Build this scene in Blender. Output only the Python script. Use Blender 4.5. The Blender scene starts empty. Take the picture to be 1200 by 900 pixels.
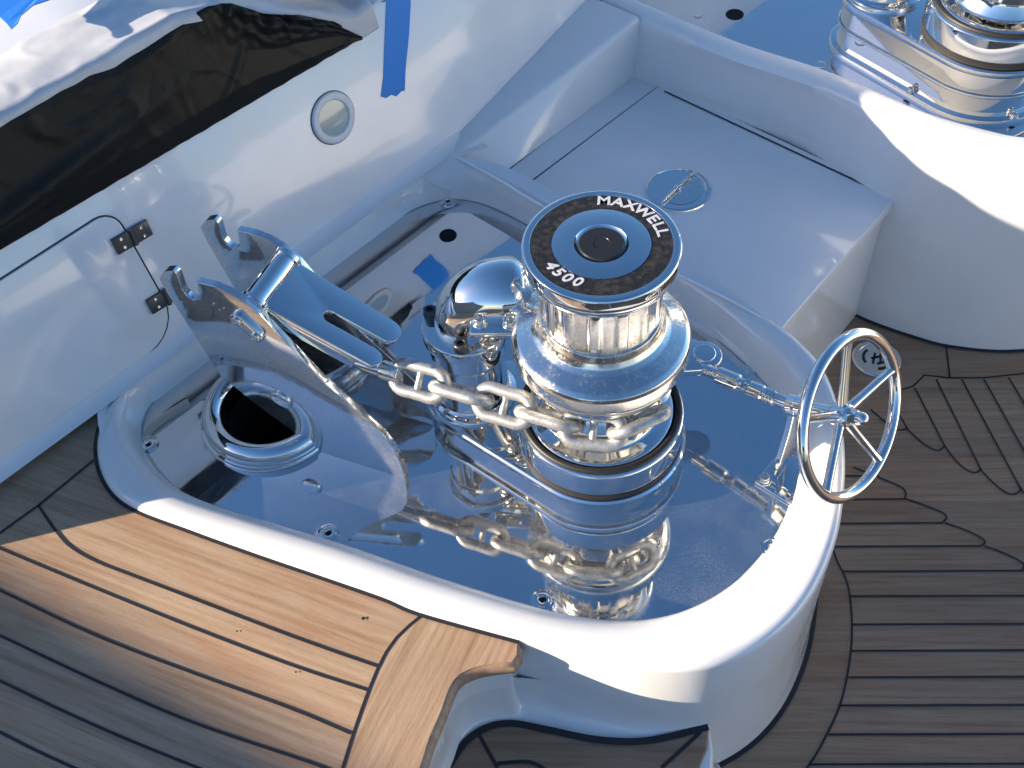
import bpy, bmesh, math, random
from math import sin, cos, pi, radians, hypot, atan2
from mathutils import Vector, Matrix, noise
from mathutils.geometry import delaunay_2d_cdt
random.seed(7)
V = Vector
scene = bpy.context.scene
col = scene.collection

# ------------------------------------------------------------ camera
F_PX = 1300.0
PITCH, ROLL = radians(51.0), radians(-5.2)
CAM = V((-.139, -1.094, 1.545))
Fw = V((0, cos(PITCH), -sin(PITCH))); R0 = V((1, 0, 0)); U0 = R0.cross(Fw)
Rt = cos(ROLL)*R0 + sin(ROLL)*U0; Up = -sin(ROLL)*R0 + cos(ROLL)*U0
cd = bpy.data.cameras.new('camera'); cam = bpy.data.objects.new('camera', cd); col.objects.link(cam)
cd.sensor_width = 36.0; cd.lens = 36.0*F_PX/1200.0; cd.clip_start = .02; cd.clip_end = 3000
m = Matrix((Rt, Up, -Fw)).transposed().to_4x4(); m.translation = CAM; cam.matrix_world = m
scene.camera = cam

# ------------------------------------------------------------ world and sun
SUN_E = radians(16.2)
SD = V((-.9927*cos(SUN_E), -.1204*cos(SUN_E), sin(SUN_E))).normalized()     # towards the sun
w = bpy.data.worlds.new('World'); scene.world = w; w.use_nodes = True
nt = w.node_tree; bg = nt.nodes['Background']
sky = nt.nodes.new('ShaderNodeTexSky'); sky.sky_type = 'NISHITA'; sky.sun_disc = False
sky.sun_elevation = SUN_E; sky.sun_rotation = atan2(SD.x, SD.y); sky.air_density = 1.0; sky.dust_density = .5; sky.ozone_density = 2.0
hs = nt.nodes.new('ShaderNodeHueSaturation'); hs.inputs['Saturation'].default_value = 1.22
nt.links.new(sky.outputs[0], hs.inputs['Color']); tn = nt.nodes.new('ShaderNodeMix'); tn.data_type = 'RGBA'; tn.blend_type = 'MULTIPLY'; tn.inputs[0].default_value = 1; tn.inputs[7].default_value = (1.05, .96, 1.0, 1)
nt.links.new(hs.outputs[0], tn.inputs[6]); nt.links.new(tn.outputs[2], bg.inputs[0]); bg.inputs[1].default_value = .082
ld = bpy.data.lights.new('sun', 'SUN'); ld.energy = 5.0; ld.angle = radians(.53); ld.color = (1, .84, .64)
sun = bpy.data.objects.new('sun', ld); col.objects.link(sun)
sun.rotation_euler = SD.to_track_quat('Z', 'Y').to_euler(); sun.location = SD*20
vs = scene.view_settings; vs.view_transform = 'Standard'; vs.look = 'None'; vs.gamma = 1; vs.exposure = 1.53
vs.use_curve_mapping = False
scene.render.engine = 'CYCLES'
try:
    scene.cycles.max_bounces = 14; scene.cycles.glossy_bounces = 8
    scene.cycles.sample_clamp_indirect = 6.0
except Exception: pass

# ------------------------------------------------------------ measuring: where a sight line meets a real plane
def ray(x, y): return (Fw*F_PX + Rt*(x-600) - Up*(y-450))
def at(x, y, z):
    d = ray(x, y); return CAM + d*((z-CAM.z)/d.z)
def at2(x, y, z): p = at(x, y, z); return (p.x, p.y)

# ------------------------------------------------------------ materials
def mat(name, base=(.8,.8,.8), rough=.5, metal=0.0, **kw):
    M = bpy.data.materials.new(name); M.use_nodes = True
    b = M.node_tree.nodes['Principled BSDF']
    b.inputs['Base Color'].default_value = (*base, 1); b.inputs['Roughness'].default_value = rough; b.inputs['Metallic'].default_value = metal
    for k, v in kw.items(): b.inputs[k].default_value = v
    return M
def nodes(M): t = M.node_tree; return t, t.nodes, t.links, t.nodes['Principled BSDF']
def coords(M, scale=(1,1,1), rot=0):
    t, N, L, b = nodes(M)
    tc = N.new('ShaderNodeTexCoord'); mp = N.new('ShaderNodeMapping'); mp.inputs['Scale'].default_value = scale
    mp.inputs['Rotation'].default_value = (0, 0, rot)
    L.new(tc.outputs['Object'], mp.inputs[0]); return mp.outputs[0]
def noi(M, vec, scale, detail=4, rough=.55):
    t, N, L, b = nodes(M); n = N.new('ShaderNodeTexNoise'); n.inputs['Scale'].default_value = scale
    n.inputs['Detail'].default_value = detail; n.inputs['Roughness'].default_value = rough
    L.new(vec, n.inputs['Vector']); return n.outputs['Fac']
def ramp(M, fac, stops):
    t, N, L, b = nodes(M); r = N.new('ShaderNodeValToRGB'); cr = r.color_ramp
    while len(cr.elements) < len(stops): cr.elements.new(.5)
    for e, (p, c) in zip(cr.elements, stops):
        e.position = p; e.color = (*c, 1) if not isinstance(c, (int, float)) else (c, c, c, 1)
    L.new(fac, r.inputs[0]); return r.outputs[0]
def mix(M, fac, a, b_, mode='MIX'):
    t, N, L, b = nodes(M); x = N.new('ShaderNodeMix'); x.data_type = 'RGBA'; x.blend_type = mode
    for s, v in ((0, fac), (6, a), (7, b_)):
        if isinstance(v, (int, float)): x.inputs[s].default_value = v
        elif isinstance(v, tuple): x.inputs[s].default_value = (*v, 1)
        else: L.new(v, x.inputs[s])
    return x.outputs[2]
def bump(M, h, strength, dist=.001):
    t, N, L, b = nodes(M); x = N.new('ShaderNodeBump'); x.inputs['Strength'].default_value = strength
    x.inputs['Distance'].default_value = dist; L.new(h, x.inputs['Height']); L.new(x.outputs[0], b.inputs['Normal'])
def link(M, out, inp): t, N, L, b = nodes(M); L.new(out, b.inputs[inp])

def steel(name, base, r0, r1, sc, bmp, stretch=(1,1,1)):
    M = mat(name, base, r0, 1.0); v = coords(M, stretch)
    n = noi(M, v, sc, 6, .65); f = noi(M, v, sc*9, 4, .7)
    a = ramp(M, n, [(.40, r0), (.78, r1)]); s = ramp(M, f, [(.5, 0.0), (.75, r1*.6)])
    link(M, mix(M, 1.0, a, s, 'ADD'), 'Roughness')
    if bmp: bump(M, noi(M, coords(M), 7, 2), bmp, .01)
    return M
CHROME = steel('polished_stainless', (.80,.79,.77), .015, .09, 14, .0)
WORN = steel('handled_stainless', (.76,.73,.68), .08, .36, 20, .0)
PLATE = steel('mirror_plate', (.72,.72,.72), .010, .11, 6, .006)
_v = coords(PLATE); _d = mix(PLATE, 1.0, ramp(PLATE, noi(PLATE, _v, 420, 3, .7), [(.47, 0.0), (.70, 1.0)]), ramp(PLATE, noi(PLATE, _v, 9, 5, .6), [(.40, .12), (.66, 1.0)]), 'MULTIPLY')
link(PLATE, ramp(PLATE, _d, [(0, .992), (1, .70)]), 'Metallic')      # dried dust specks
CHEEK = steel('brushed_cheek', (.70,.70,.70), .03, .17, 10, .0)
_v = coords(CHEEK); _d = mix(CHEEK, 1.0, ramp(CHEEK, noi(CHEEK, _v, 300, 3, .7), [(.45, .15), (.70, 1.0)]), ramp(CHEEK, noi(CHEEK, _v, 11, 5, .6), [(.35, .25), (.62, 1.0)]), 'MULTIPLY')
link(CHEEK, ramp(CHEEK, _d, [(0, .97), (1, .62)]), 'Metallic')
DARKM = mat('dark_metal', (.10,.10,.105), .35, .8)
# galvanised chain
GALV = mat('galvanised', (.55,.54,.50), .42, .75); _v = coords(GALV); _n = noi(GALV, _v, 90, 5, .7)
link(GALV, ramp(GALV, _n, [(.3, (.26,.26,.25)), (.55, (.50,.51,.51)), (.8, (.66,.67,.68))]), 'Base Color')
link(GALV, ramp(GALV, _n, [(.3, .55), (.8, .3)]), 'Roughness'); bump(GALV, noi(GALV, _v, 260, 4), .35, .0012)
# gelcoat
GEL = mat('white_gelcoat', (.80,.80,.79), .10, 0, **{'Coat Weight': .5, 'Coat Roughness': .03}); _v = coords(GEL)
link(GEL, ramp(GEL, noi(GEL, _v, 6, 5, .6), [(.3, (.77,.77,.76)), (.7, (.82,.82,.81))]), 'Base Color')
link(GEL, ramp(GEL, noi(GEL, _v, 22, 5, .7), [(.35, .09), (.75, .22)]), 'Roughness'); bump(GEL, noi(GEL, _v, 5, 2), .05, .006)
BLACK = mat('black_rubber', (.012,.012,.014), .5)
BLK = mat('black_gloss', (.02,.02,.022), .22)
HOLE = mat('dark_void', (.004,.004,.004), .9)
CAULK = mat('deck_caulk', (.012,.012,.018), .55)
FILM = mat('black_plastic_film', (.012,.011,.010), .38, 0, **{'Specular IOR Level': .15}); bump(FILM, noi(FILM, coords(FILM), 34, 5), .45, .003)
TARP = mat('white_tarp', (.72,.72,.72), .38); bump(TARP, noi(TARP, coords(TARP), 12, 3), .25, .004)
link(TARP, ramp(TARP, noi(TARP, coords(TARP), 9, 4), [(.35, (.46,.47,.49)), (.65, (.58,.58,.59))]), 'Base Color')
CLEAR = mat('clear_film', (.62,.68,.74), .12, 0, **{'Transmission Weight': .55, 'Alpha': .75}); bump(CLEAR, noi(CLEAR, coords(CLEAR), 30, 4), .6, .004)
BLUE = mat('blue_tape', (.012,.22,.66), .55); bump(BLUE, noi(BLUE, coords(BLUE), 220, 3), .3, .0006)
BTARP = mat('blue_sheet', (.02,.18,.65), .4)
LENS = mat('frosted_lens', (.36,.44,.42), .15, 0, **{'Coat Weight': 1.0})
WHITE = mat('white_plastic', (.66,.67,.68), .3)
SILVER = mat('silver_lettering', (.72,.73,.75), .35, .3)
BADGE = mat('badge_black', (.022,.02,.018), .34); link(BADGE, ramp(BADGE, noi(BADGE, coords(BADGE), 120, 5), [(.45, (.016,.015,.014)), (.8, (.07,.055,.04))]), 'Base Color')

def teak(name, rot, pitch, off, tone=1.0):
    M = mat(name, (.4,.3,.2), .62); t, N, L, b = nodes(M)
    v = coords(M, (1,1,1), rot)
    sp = N.new('ShaderNodeSeparateXYZ'); L.new(v, sp.inputs[0])
    def mth(op, a, b_=None):
        x = N.new('ShaderNodeMath'); x.operation = op
        for i, q in enumerate((a, b_)):
            if q is None: continue
            if isinstance(q, (int, float)): x.inputs[i].default_value = q
            else: L.new(q, x.inputs[i])
        return x.outputs[0]
    cell = mth('FLOOR', mth('DIVIDE', mth('ADD', sp.outputs[1], off), pitch))
    wn = N.new('ShaderNodeTexWhiteNoise'); wn.noise_dimensions = '1D'; L.new(cell, wn.inputs['W'])
    mp = N.new('ShaderNodeMapping'); mp.inputs['Scale'].default_value = (5, 110, 30); L.new(v, mp.inputs[0])
    cb = N.new('ShaderNodeCombineXYZ'); L.new(mth('MULTIPLY', cell, 3.7), cb.inputs[0]); L.new(cb.outputs[0], mp.inputs['Location'])
    g = noi(M, mp.outputs[0], 1.0, 7, .62)
    mp2 = N.new('ShaderNodeMapping'); mp2.inputs['Scale'].default_value = (2.5, 9, 9); L.new(v, mp2.inputs[0])
    g2 = noi(M, mp2.outputs[0], 1.6, 5, .6)
    pores = N.new('ShaderNodeMapping'); pores.inputs['Scale'].default_value = (60, 700, 200); L.new(v, pores.inputs[0])
    g3 = noi(M, pores.outputs[0], 1.0, 3, .7)
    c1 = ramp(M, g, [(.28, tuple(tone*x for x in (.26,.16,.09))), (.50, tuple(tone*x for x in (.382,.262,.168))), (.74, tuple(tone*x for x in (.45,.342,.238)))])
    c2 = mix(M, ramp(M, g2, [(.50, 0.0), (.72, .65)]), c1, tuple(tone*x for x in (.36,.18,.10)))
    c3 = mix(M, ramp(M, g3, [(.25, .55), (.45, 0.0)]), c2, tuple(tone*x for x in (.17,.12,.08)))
    c4 = mix(M, 1.0, c3, ramp(M, wn.outputs[0], [(0, (.84,.84,.86)), (1, (1.10,1.07,1.03))]), 'MULTIPLY')
    link(M, c4, 'Base Color'); bump(M, g3, .35, .0012)
    return M

# ------------------------------------------------------------ helpers
def tag(o, label=None, cat=None, group=None, kind=None):
    for k, v in (('label', label), ('category', cat), ('group', group), ('kind', kind)):
        if v: o[k] = v
    return o
def empty(name, loc, label, cat, group=None, rz=0):
    o = bpy.data.objects.new(name, None); o.location = loc; o.rotation_euler = (0, 0, rz); col.objects.link(o)
    o.empty_display_size = .05
    bpy.context.view_layer.update()
    return tag(o, label, cat, group)
def obj(name, bm, mats, parent=None, smooth=True, angle=35, recalc=True):
    if recalc: bmesh.ops.recalc_face_normals(bm, faces=bm.faces)
    me = bpy.data.meshes.new(name); bm.to_mesh(me); bm.free()
    for x in (mats if isinstance(mats, (list, tuple)) else [mats]): me.materials.append(x)
    if smooth and len(me.polygons):
        me.shade_smooth(); me.set_sharp_from_angle(angle=radians(angle))
    o = bpy.data.objects.new(name, me); col.objects.link(o)
    if parent is not None:
        o.parent = parent
        if parent.parent is None and parent.type == 'EMPTY':
            o.matrix_parent_inverse = (Matrix.Translation(parent.location) @ Matrix.Rotation(parent.rotation_euler.z, 4, 'Z')).inverted()
    return o
def parent_world(p):
    while p.parent is not None: p = p.parent
    return p.location.copy(), p.rotation_euler.z
def BM(): return bmesh.new()
def frame(x, y, z, o):
    M_ = Matrix((V(x), V(y), V(z))).transposed().to_4x4(); M_.translation = V(o); return M_
def zframe(axis, o, hint=V((0, 0, 1))):
    z = V(axis).normalized()
    if abs(z.dot(hint)) > .98: hint = V((1, 0, 0))
    x = hint.cross(z).normalized(); y = z.cross(x); return frame(x, y, z, o)
I4 = Matrix.Identity(4)
def rp(pts, r=.002, n=3):
    """round the corners of an open profile"""
    out = [pts[0]]
    for a, b, c in zip(pts, pts[1:], pts[2:]):
        a_, b_, c_ = V(a), V(b), V(c); d1 = a_-b_; d2 = c_-b_
        if d1.length < 1e-6 or d2.length < 1e-6: out.append(b); continue
        q = min(r, d1.length*.45, d2.length*.45); p1 = b_+d1.normalized()*q; p2 = b_+d2.normalized()*q
        for i in range(n+1):
            t = i/n; p = (1-t)**2*p1 + 2*t*(1-t)*b_ + t*t*p2; out.append((p.x, p.y))
    out.append(pts[-1]); return out
def lathe(bm, prof, seg=96, M_=I4, rf=None, mi=0):
    rings = []
    for (r, z) in prof:
        if r < 1e-6: rings.append([bm.verts.new(M_ @ V((0, 0, z)))]); continue
        ring = []
        for i in range(seg):
            a = 2*pi*i/seg; rr = r if rf is None else rf(r, z, a)
            ring.append(bm.verts.new(M_ @ V((rr*cos(a), rr*sin(a), z))))
        rings.append(ring)
    for A, B in zip(rings, rings[1:]):
        for i in range(seg):
            j = (i+1) % seg
            if len(A) == 1 and len(B) == 1: continue
            if len(A) == 1: f = bm.faces.new((A[0], B[j], B[i]))
            elif len(B) == 1: f = bm.faces.new((A[i], A[j], B[0]))
            else: f = bm.faces.new((A[i], A[j], B[j], B[i]))
            f.material_index = mi
def tube(bm, pts, r, seg=16, closed=False, cap=True, mi=0):
    pts = [V(p) for p in pts]; n = len(pts); rs = r if isinstance(r, (list, tuple)) else [r]*n
    rings = []; prev = None
    for i, p in enumerate(pts):
        if closed: t = (pts[(i+1) % n]-pts[i-1]).normalized()
        else: t = (pts[min(i+1, n-1)]-pts[max(i-1, 0)]).normalized()
        if prev is None:
            h = V((0, 0, 1)) if abs(t.z) < .9 else V((1, 0, 0)); x = h.cross(t).normalized()
        else:
            x = (prev - t*prev.dot(t)).normalized()
        prev = x; y = t.cross(x)
        rings.append([bm.verts.new(p + rs[i]*(cos(2*pi*k/seg)*x + sin(2*pi*k/seg)*y)) for k in range(seg)])
    prs = list(zip(rings, rings[1:]))
    for A, B in prs:
        for k in range(seg):
            j = (k+1) % seg; bm.faces.new((A[k], A[j], B[j], B[k])).material_index = mi
    if closed:
        A, B = rings[-1], rings[0]
        sh = min(range(seg), key=lambda s: (A[0].co-B[s].co).length)
        for k in range(seg):
            bm.faces.new((A[k], A[(k+1) % seg], B[(k+1+sh) % seg], B[(k+sh) % seg])).material_index = mi
    elif cap:
        bm.faces.new(rings[0][::-1]).material_index = mi; bm.faces.new(rings[-1]).material_index = mi
def box(bm, cx, cy, cz, sx, sy, sz, M_=I4, bev=0, mi=0):
    r = bmesh.ops.create_cube(bm, size=1, matrix=M_ @ Matrix.Translation((cx, cy, cz)) @ Matrix.Diagonal((sx, sy, sz, 1)))
    vs_ = r['verts']
    fs = {f for v in vs_ for f in v.link_faces}
    for f in fs: f.material_index = mi
    if bev:
        es = list({e for v in vs_ for e in v.link_edges})
        bmesh.ops.bevel(bm, geom=es, offset=bev, segments=3, affect='EDGES', profile=.5)
def area(p): return sum(a[0]*b[1]-b[0]*a[1] for a, b in zip(p, p[1:]+p[:1]))/2
def ccw(p): return list(p) if area(p) > 0 else list(p)[::-1]
def cat(pts, n=8, closed=True):
    """Catmull-Rom through points"""
    P = [V(p) for p in pts]; N_ = len(P); out = []
    rng = range(N_) if closed else range(N_-1)
    for i in rng:
        if closed: a, b, c, d = P[i-1], P[i], P[(i+1) % N_], P[(i+2) % N_]
        else: a, b, c, d = P[max(i-1, 0)], P[i], P[i+1], P[min(i+2, N_-1)]
        for k in range(n):
            t = k/n
            out.append(.5*((2*b)+(c-a)*t+(2*a-5*b+4*c-d)*t*t+(3*b-a-3*c+d)*t**3))
    if not closed: out.append(P[-1])
    return [tuple(p) for p in out]
def resample(p, n, closed=True):
    P = [V(q) for q in p] + ([V(p[0])] if closed else []); L_ = [0]
    for a, b in zip(P, P[1:]): L_.append(L_[-1]+(b-a).length)
    out = []; j = 0; T = L_[-1]
    for i in range(n):
        s = T*i/(n if closed else n-1)
        while j < len(L_)-2 and L_[j+1] < s: j += 1
        t = (s-L_[j])/max(1e-9, L_[j+1]-L_[j]); q = P[j].lerp(P[j+1], min(1, t)); out.append(tuple(q))
    return out
def smoothp(p, it=3):
    for _ in range(it):
        n = len(p); p = [((p[i-1][0]+2*p[i][0]+p[(i+1) % n][0])/4, (p[i-1][1]+2*p[i][1]+p[(i+1) % n][1])/4) for i in range(n)]
    return p
def offset(p, d, closed=True):
    """outward for a CCW polygon (right-hand side of the travel direction)"""
    n = len(p); out = []
    for i in range(n):
        a = p[i-1] if (closed or i > 0) else p[i]; b = p[(i+1) % n] if (closed or i < n-1) else p[i]
        tx, ty = b[0]-a[0], b[1]-a[1]; l = hypot(tx, ty) or 1
        out.append((p[i][0]+ty/l*d, p[i][1]-tx/l*d))
    return out
def fill(bm, outer, holes=(), z=0.0, M_=I4, mi=0, flip=False, zf=None):
    loops = [ccw(outer)] + [ccw(h)[::-1] for h in holes]
    vs_ = []; es = []
    for l in loops:
        s = len(vs_); vs_ += [V(q) for q in l]; es += [(s+i, s+(i+1) % len(l)) for i in range(len(l))]
    r = delaunay_2d_cdt(vs_, es, [], 2 if holes else 1, 1e-7)
    v2, e2, f2 = r[0], r[1], r[2]
    def inside(x, y, l):
        c = False; n = len(l)
        for i in range(n):
            a, b = l[i], l[i-1]
            if (a[1] > y) != (b[1] > y) and x < (b[0]-a[0])*(y-a[1])/(b[1]-a[1])+a[0]: c = not c
        return c
    nv = [bm.verts.new(M_ @ V((q.x, q.y, z if zf is None else zf(q.x, q.y)))) for q in v2]
    for f in f2:
        cx = sum(v2[i].x for i in f)/len(f); cy = sum(v2[i].y for i in f)/len(f)
        if not inside(cx, cy, loops[0]) or any(inside(cx, cy, h) for h in loops[1:]): continue
        ff = [nv[i] for i in f]
        try: bm.faces.new(ff[::-1] if flip else ff).material_index = mi
        except ValueError: pass
    for q in nv:
        if not q.link_faces: bm.verts.remove(q)
def loft(bm, rings, closed=True, mi=0):
    """rings: list of lists of 3D points with equal counts"""
    R = [[bm.verts.new(V(p)) for p in r] for r in rings]
    for A, B in zip(R, R[1:]):
        n = len(A)
        for i in range(n if closed else n-1):
            j = (i+1) % n; bm.faces.new((A[i], A[j], B[j], B[i])).material_index = mi
def r3(p, z): return [(q[0], q[1], z) for q in p]
def prism(bm, poly, z0, z1, M_=I4, holes=(), bev=0.0, mi=0, side=None):
    """extruded outline with a rounded top edge"""
    poly = ccw(poly); side = mi if side is None else side
    tp = offset(poly, -bev) if bev else poly
    hs = [ccw(h) for h in holes]
    fill(bm, tp, [offset(h, bev) if bev else h for h in hs], z1, M_, mi)
    fill(bm, poly, hs, z0, M_, mi, flip=True)
    def T(l): return [M_ @ V(p) for p in l]
    if bev:
        st = [(0, z0), (0, z1-bev)] + [(-bev*(1-cos(a)), z1-bev+bev*sin(a)) for a in (radians(30), radians(60), radians(90))]
    else: st = [(0, z0), (0, z1)]
    loft(bm, [T(r3(offset(poly, o) if o else poly, z)) for o, z in st], mi=side)
    for h in hs:
        loft(bm, [T(r3(offset(h, -o) if o else h, z)) for o, z in st], mi=side)
    bmesh.ops.remove_doubles(bm, verts=bm.verts, dist=1e-5)
def strip(bm, pts, wd, z, mi=0, M_=I4):
    """narrow flat ribbon following a 2D line"""
    a = offset(pts, wd/2, False); b = offset(pts, -wd/2, False)
    A = [bm.verts.new(M_ @ V((p[0], p[1], z))) for p in a]; B = [bm.verts.new(M_ @ V((p[0], p[1], z))) for p in b]
    for i in range(len(A)-1): bm.faces.new((A[i], A[i+1], B[i+1], B[i])).material_index = mi
def circle(cx, cy, r, n=48, ry=None): return [(cx+r*cos(2*pi*i/n), cy+(ry or r)*sin(2*pi*i/n)) for i in range(n)]
def rrect(x0, y0, x1, y1, r, n=6):
    rs = r if isinstance(r, (list, tuple)) else [r]*4; out = []
    for (cx, cy, a0), q in zip(((x1, y0, -90), (x1, y1, 0), (x0, y1, 90), (x0, y0, 180)), rs):
        sx = -1 if cx == x1 else 1; sy = 1 if cy == y0 else -1
        for i in range(n+1):
            a = radians(a0+90*i/n); out.append((cx+sx*q+q*cos(a), cy+sy*q+q*sin(a)))
    return out
def hexbolt(bm, M_, r=.009, h=.008, socket=True):
    lathe(bm, rp([(r*1.5, 0), (r*1.5, .002), (r, .002), (r, h), (r*.55, h)], .0012)+[(r*.55, h), (r*.5, h*.55), (0, h*.55)], 24, M_)

# ============================================================ LARGE STRUCTURE
DZ = -.33          # lower deck
# ---- bulwark plane: u along, v up the leaning face
A0 = V((-1, .018, .07)); BD = V((.7253, .6885, 0)).normalized(); BN = V((-BD.y, BD.x, 0))
LEAN = radians(14.5); BU = BN*sin(LEAN)+V((0, 0, cos(LEAN))); BNN = BU.cross(BD)*-1     # BNN = BD x BU points inboard
def W(u, v, o=0.0): return A0 + BD*u + BU*v + BNN*(-o if BNN.dot(BN) > 0 else o)
BIN = BNN if BNN.dot(BN) < 0 else -BNN
def uv(x, y):
    d = ray(x, y); s = (A0-CAM).dot(BIN)/d.dot(BIN); q = CAM+d*s-A0; return (q.dot(BD), q.dot(BU))
WM = frame(BD, BU, BIN if BD.cross(BU).dot(BIN) > 0 else BIN, A0)   # local x=u, y=v, z=inboard
def ztop(u):
    pts = [(-3, .545), (.62, .545), (.72, .515), (.95, .395), (1.02, .400), (1.34, .455), (1.8, .56), (4, .75)]
    for (a, b), (c, d) in zip(pts, pts[1:]):
        if u <= c: return b+(d-b)*(u-a)/(c-a)
    return .75

# ---- tub outline ------------------------------------------------
far_px = [(243,420),(310,368),(380,317),(450,267),(482,243),(515,231),(540,229),(577,240),(615,262)]
farP = [at2(x, y, 0) for x, y in [(157,513),(160,490),(183,460),(217,437)]+far_px+[(800,365),(850,405),(905,455),(940,505)]]
nearC = [at2(x, y, .065) for x, y in [(163,553),(188,577),(250,597),(313,617),(400,642),(497,678),(560,697),(640,722),(700,734),(750,737),(800,728),(850,705),(900,665),(940,615),(957,576)]]
raw = [(p, 0) for p in farP[::-1]] + [(p, 1) for p in nearC]       # far right -> far left -> near left -> near right
pl_ = [p for p, f in raw]
if area(pl_) < 0: raw = raw[::-1]; pl_ = [p for p, f in raw]
inn = offset(pl_, -.03)
PLT = [inn[i] if raw[i][1] else pl_[i] for i in range(len(raw))]
PLT = smoothp(resample(cat(PLT, 8), 200), 22)
# outer line of the rim (top of the outside wall)
outer_l = [at2(x, y, .06) for x, y in [(196,418),(150,447),(125,480),(113,520),(121,560),(151,592),(227,622),(302,649),(378,675),(450,700),(494,718),(606,749)]]
outer_c = outer_l + [(-.08,-.402),(.01,-.432),(.105,-.438),(.195,-.405),(.268,-.345),(.325,-.262),(.362,-.175),(.388,-.08),(.398,.01),(.392,.085),(.365,.150),(.335,.192),(.284,.246),(.222,.304),(.12,.40),(.02,.49),(-.062,.575),(-.12,.64),(-.201,.722)]
OUT = resample(cat(outer_c, 8, False), 220, False)

tub = empty('windlass_tub', (-.2, 0, 0), 'white moulded tub with a thick rounded rim around the front windlass and its mirror floor', 'tub')
bm = BM()
rimprof = [(0, -.002), (.0005, .004), (.004, .022), (.010, .040), (.018, .054), (.028, .063), (.040, .0685), (.052, .070)]
loft(bm, [r3(offset(PLT, o), z) for o, z in rimprof])
holeA = offset(PLT, .052)
inset = .016
OB = offset(OUT, -inset, False)
def on_wall(u): p = A0+BD*u+BN*.03; return (p.x, p.y)
outerpoly = OB + [(-.14, .735), (-.19, .79), on_wall(1.12), on_wall(.8), on_wall(.5), on_wall(.35)]
fill(bm, outerpoly, [holeA], .070)
fl = [(-inset+inset*sin(a), .070-inset*(1-cos(a))) for a in [radians(k*15) for k in range(7)]]
loft(bm, [r3(offset(OUT, o, False), z) for o, z in fl]+[r3(OUT, -.10), r3(offset(OUT, .004, False), -.29), r3(offset(OUT, .010, False), -.335)], closed=False)
bmesh.ops.remove_doubles(bm, verts=bm.verts, dist=2e-4)
obj('rim', bm, GEL, tub, angle=50)
# mirror floor
hx, hy = -.568, .140                                   # hawse pipe mouth
hole = circle(hx, hy, .100, 64)
bm = BM(); prism(bm, offset(PLT, -.003), -.006, 0, holes=[hole])
plate = obj('floor_plate', bm, PLATE, tub, angle=20)
bm = BM(); strip(bm, PLT+[PLT[0]], .005, .0012); obj('sealant_bead', bm, WHITE, tub)
bm = BM(); fill(bm, offset(PLT, .01), [circle(hx, hy, .108, 64)], -.03); obj('under_tray', bm, DARKM, tub)
for (x, y) in [(174,521),(385,625),(636,703),(905,642),(525,236),(885,432)]:
    p = at(x, y, .001); bm = BM(); M_ = Matrix.Translation((p.x, p.y, 0))
    lathe(bm, [(.0185, .0002), (.0182, .0016), (.0150, .0022), (.0148, .0008), (.0125, .0008), (.0122, .0030), (.0095, .0036), (.0060, .0030), (.0045, .0006), (0, .0006)], 32, M_)
    sc = obj('screw', bm, CHROME, tub)
    bm = BM(); lathe(bm, [(.0048, .0012), (0, .0014)], 6, M_); o = obj('screw_socket', bm, HOLE, sc)
p = at(525, 276, 0); bm = BM(); lathe(bm, [(.018, .0008), (.0175, .002), (.0140, .0022), (.0138, .0010), (0, .0010)], 32, Matrix.Translation((p.x, p.y, 0)))
o = obj('drain_hole', bm, HOLE, tub)

# ---- locker, its recess walls and the ridge to the second tub ---
LZ = .010
lid_px = [(775,98),(1053,228),(925,375),(622,213)]
Lc = [at2(x, y, LZ) for x, y in lid_px]
lck = empty('anchor_locker', (.3, .6, DZ), 'white locker box with a large flat lid standing behind the front windlass', 'locker')
bm = BM()
body = [Lc[0], Lc[1], Lc[2], (.20, .33), (-.05, .60), Lc[3]]
cx_, cy_ = .28, .62
def shrink(p, d): 
    c = V((cx_, cy_)); q = V(p)-c; return tuple(c+q*(1-d/q.length))
body2 = ccw([shrink(p, .012) for p in [(.257,.976), Lc[1], Lc[2], (.15,.30), (-.10,.60)]])
prism(bm, body2, DZ-.004, LZ-.026)
obj('body', bm, GEL, lck)
bm = BM(); lidpoly = [Lc[0], Lc[1], (Lc[2][0], Lc[2][1]), (.30,.158), (.10,.36), (-.02,.50), Lc[3]]
lp = ccw(lidpoly); prism(bm, lp, LZ-.026, LZ, bev=.003)
lid = obj('lid', bm, GEL, lck)
lcx, lcy = at2(795, 223, LZ)
latch_a = atan2(at2(815,205,LZ)[1]-at2(778,240,LZ)[1], at2(815,205,LZ)[0]-at2(778,240,LZ)[0])
LM = Matrix.Translation((lcx, lcy, LZ)) @ Matrix.Rotation(latch_a, 4, 'Z')
bm = BM(); lathe(bm, [(.067, .0005), (.066, .0028), (.0635, .0032), (.0625, .0014), (.060, .0014), (.0595, .0024), (0, .0024)], 64, LM)
lt = obj('latch', bm, CHROME, lid)
bm = BM(); fill(bm, [(-.04, -.004)] + [( .045*cos(a), -.002-.045*sin(a)) for a in [pi-k*pi/16 for k in range(1, 16)]] + [(.04, -.004)], (), .0030, LM); obj('finger_recess', bm, WORN, lt)
bm = BM(); tube(bm, [LM @ V((x, .002, .0075)) for x in (-.056, -.02, .02, .056)], .0032, 12)
tube(bm, [LM @ V((.056*cos(a), -.056*sin(a), .0055)) for a in [k*pi/20 for k in range(0, 8)]], .0022, 10)
box(bm, 0, .002, .006, .012, .014, .008, LM, .002); obj('latch_handle', bm, CHROME, lt)

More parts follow.
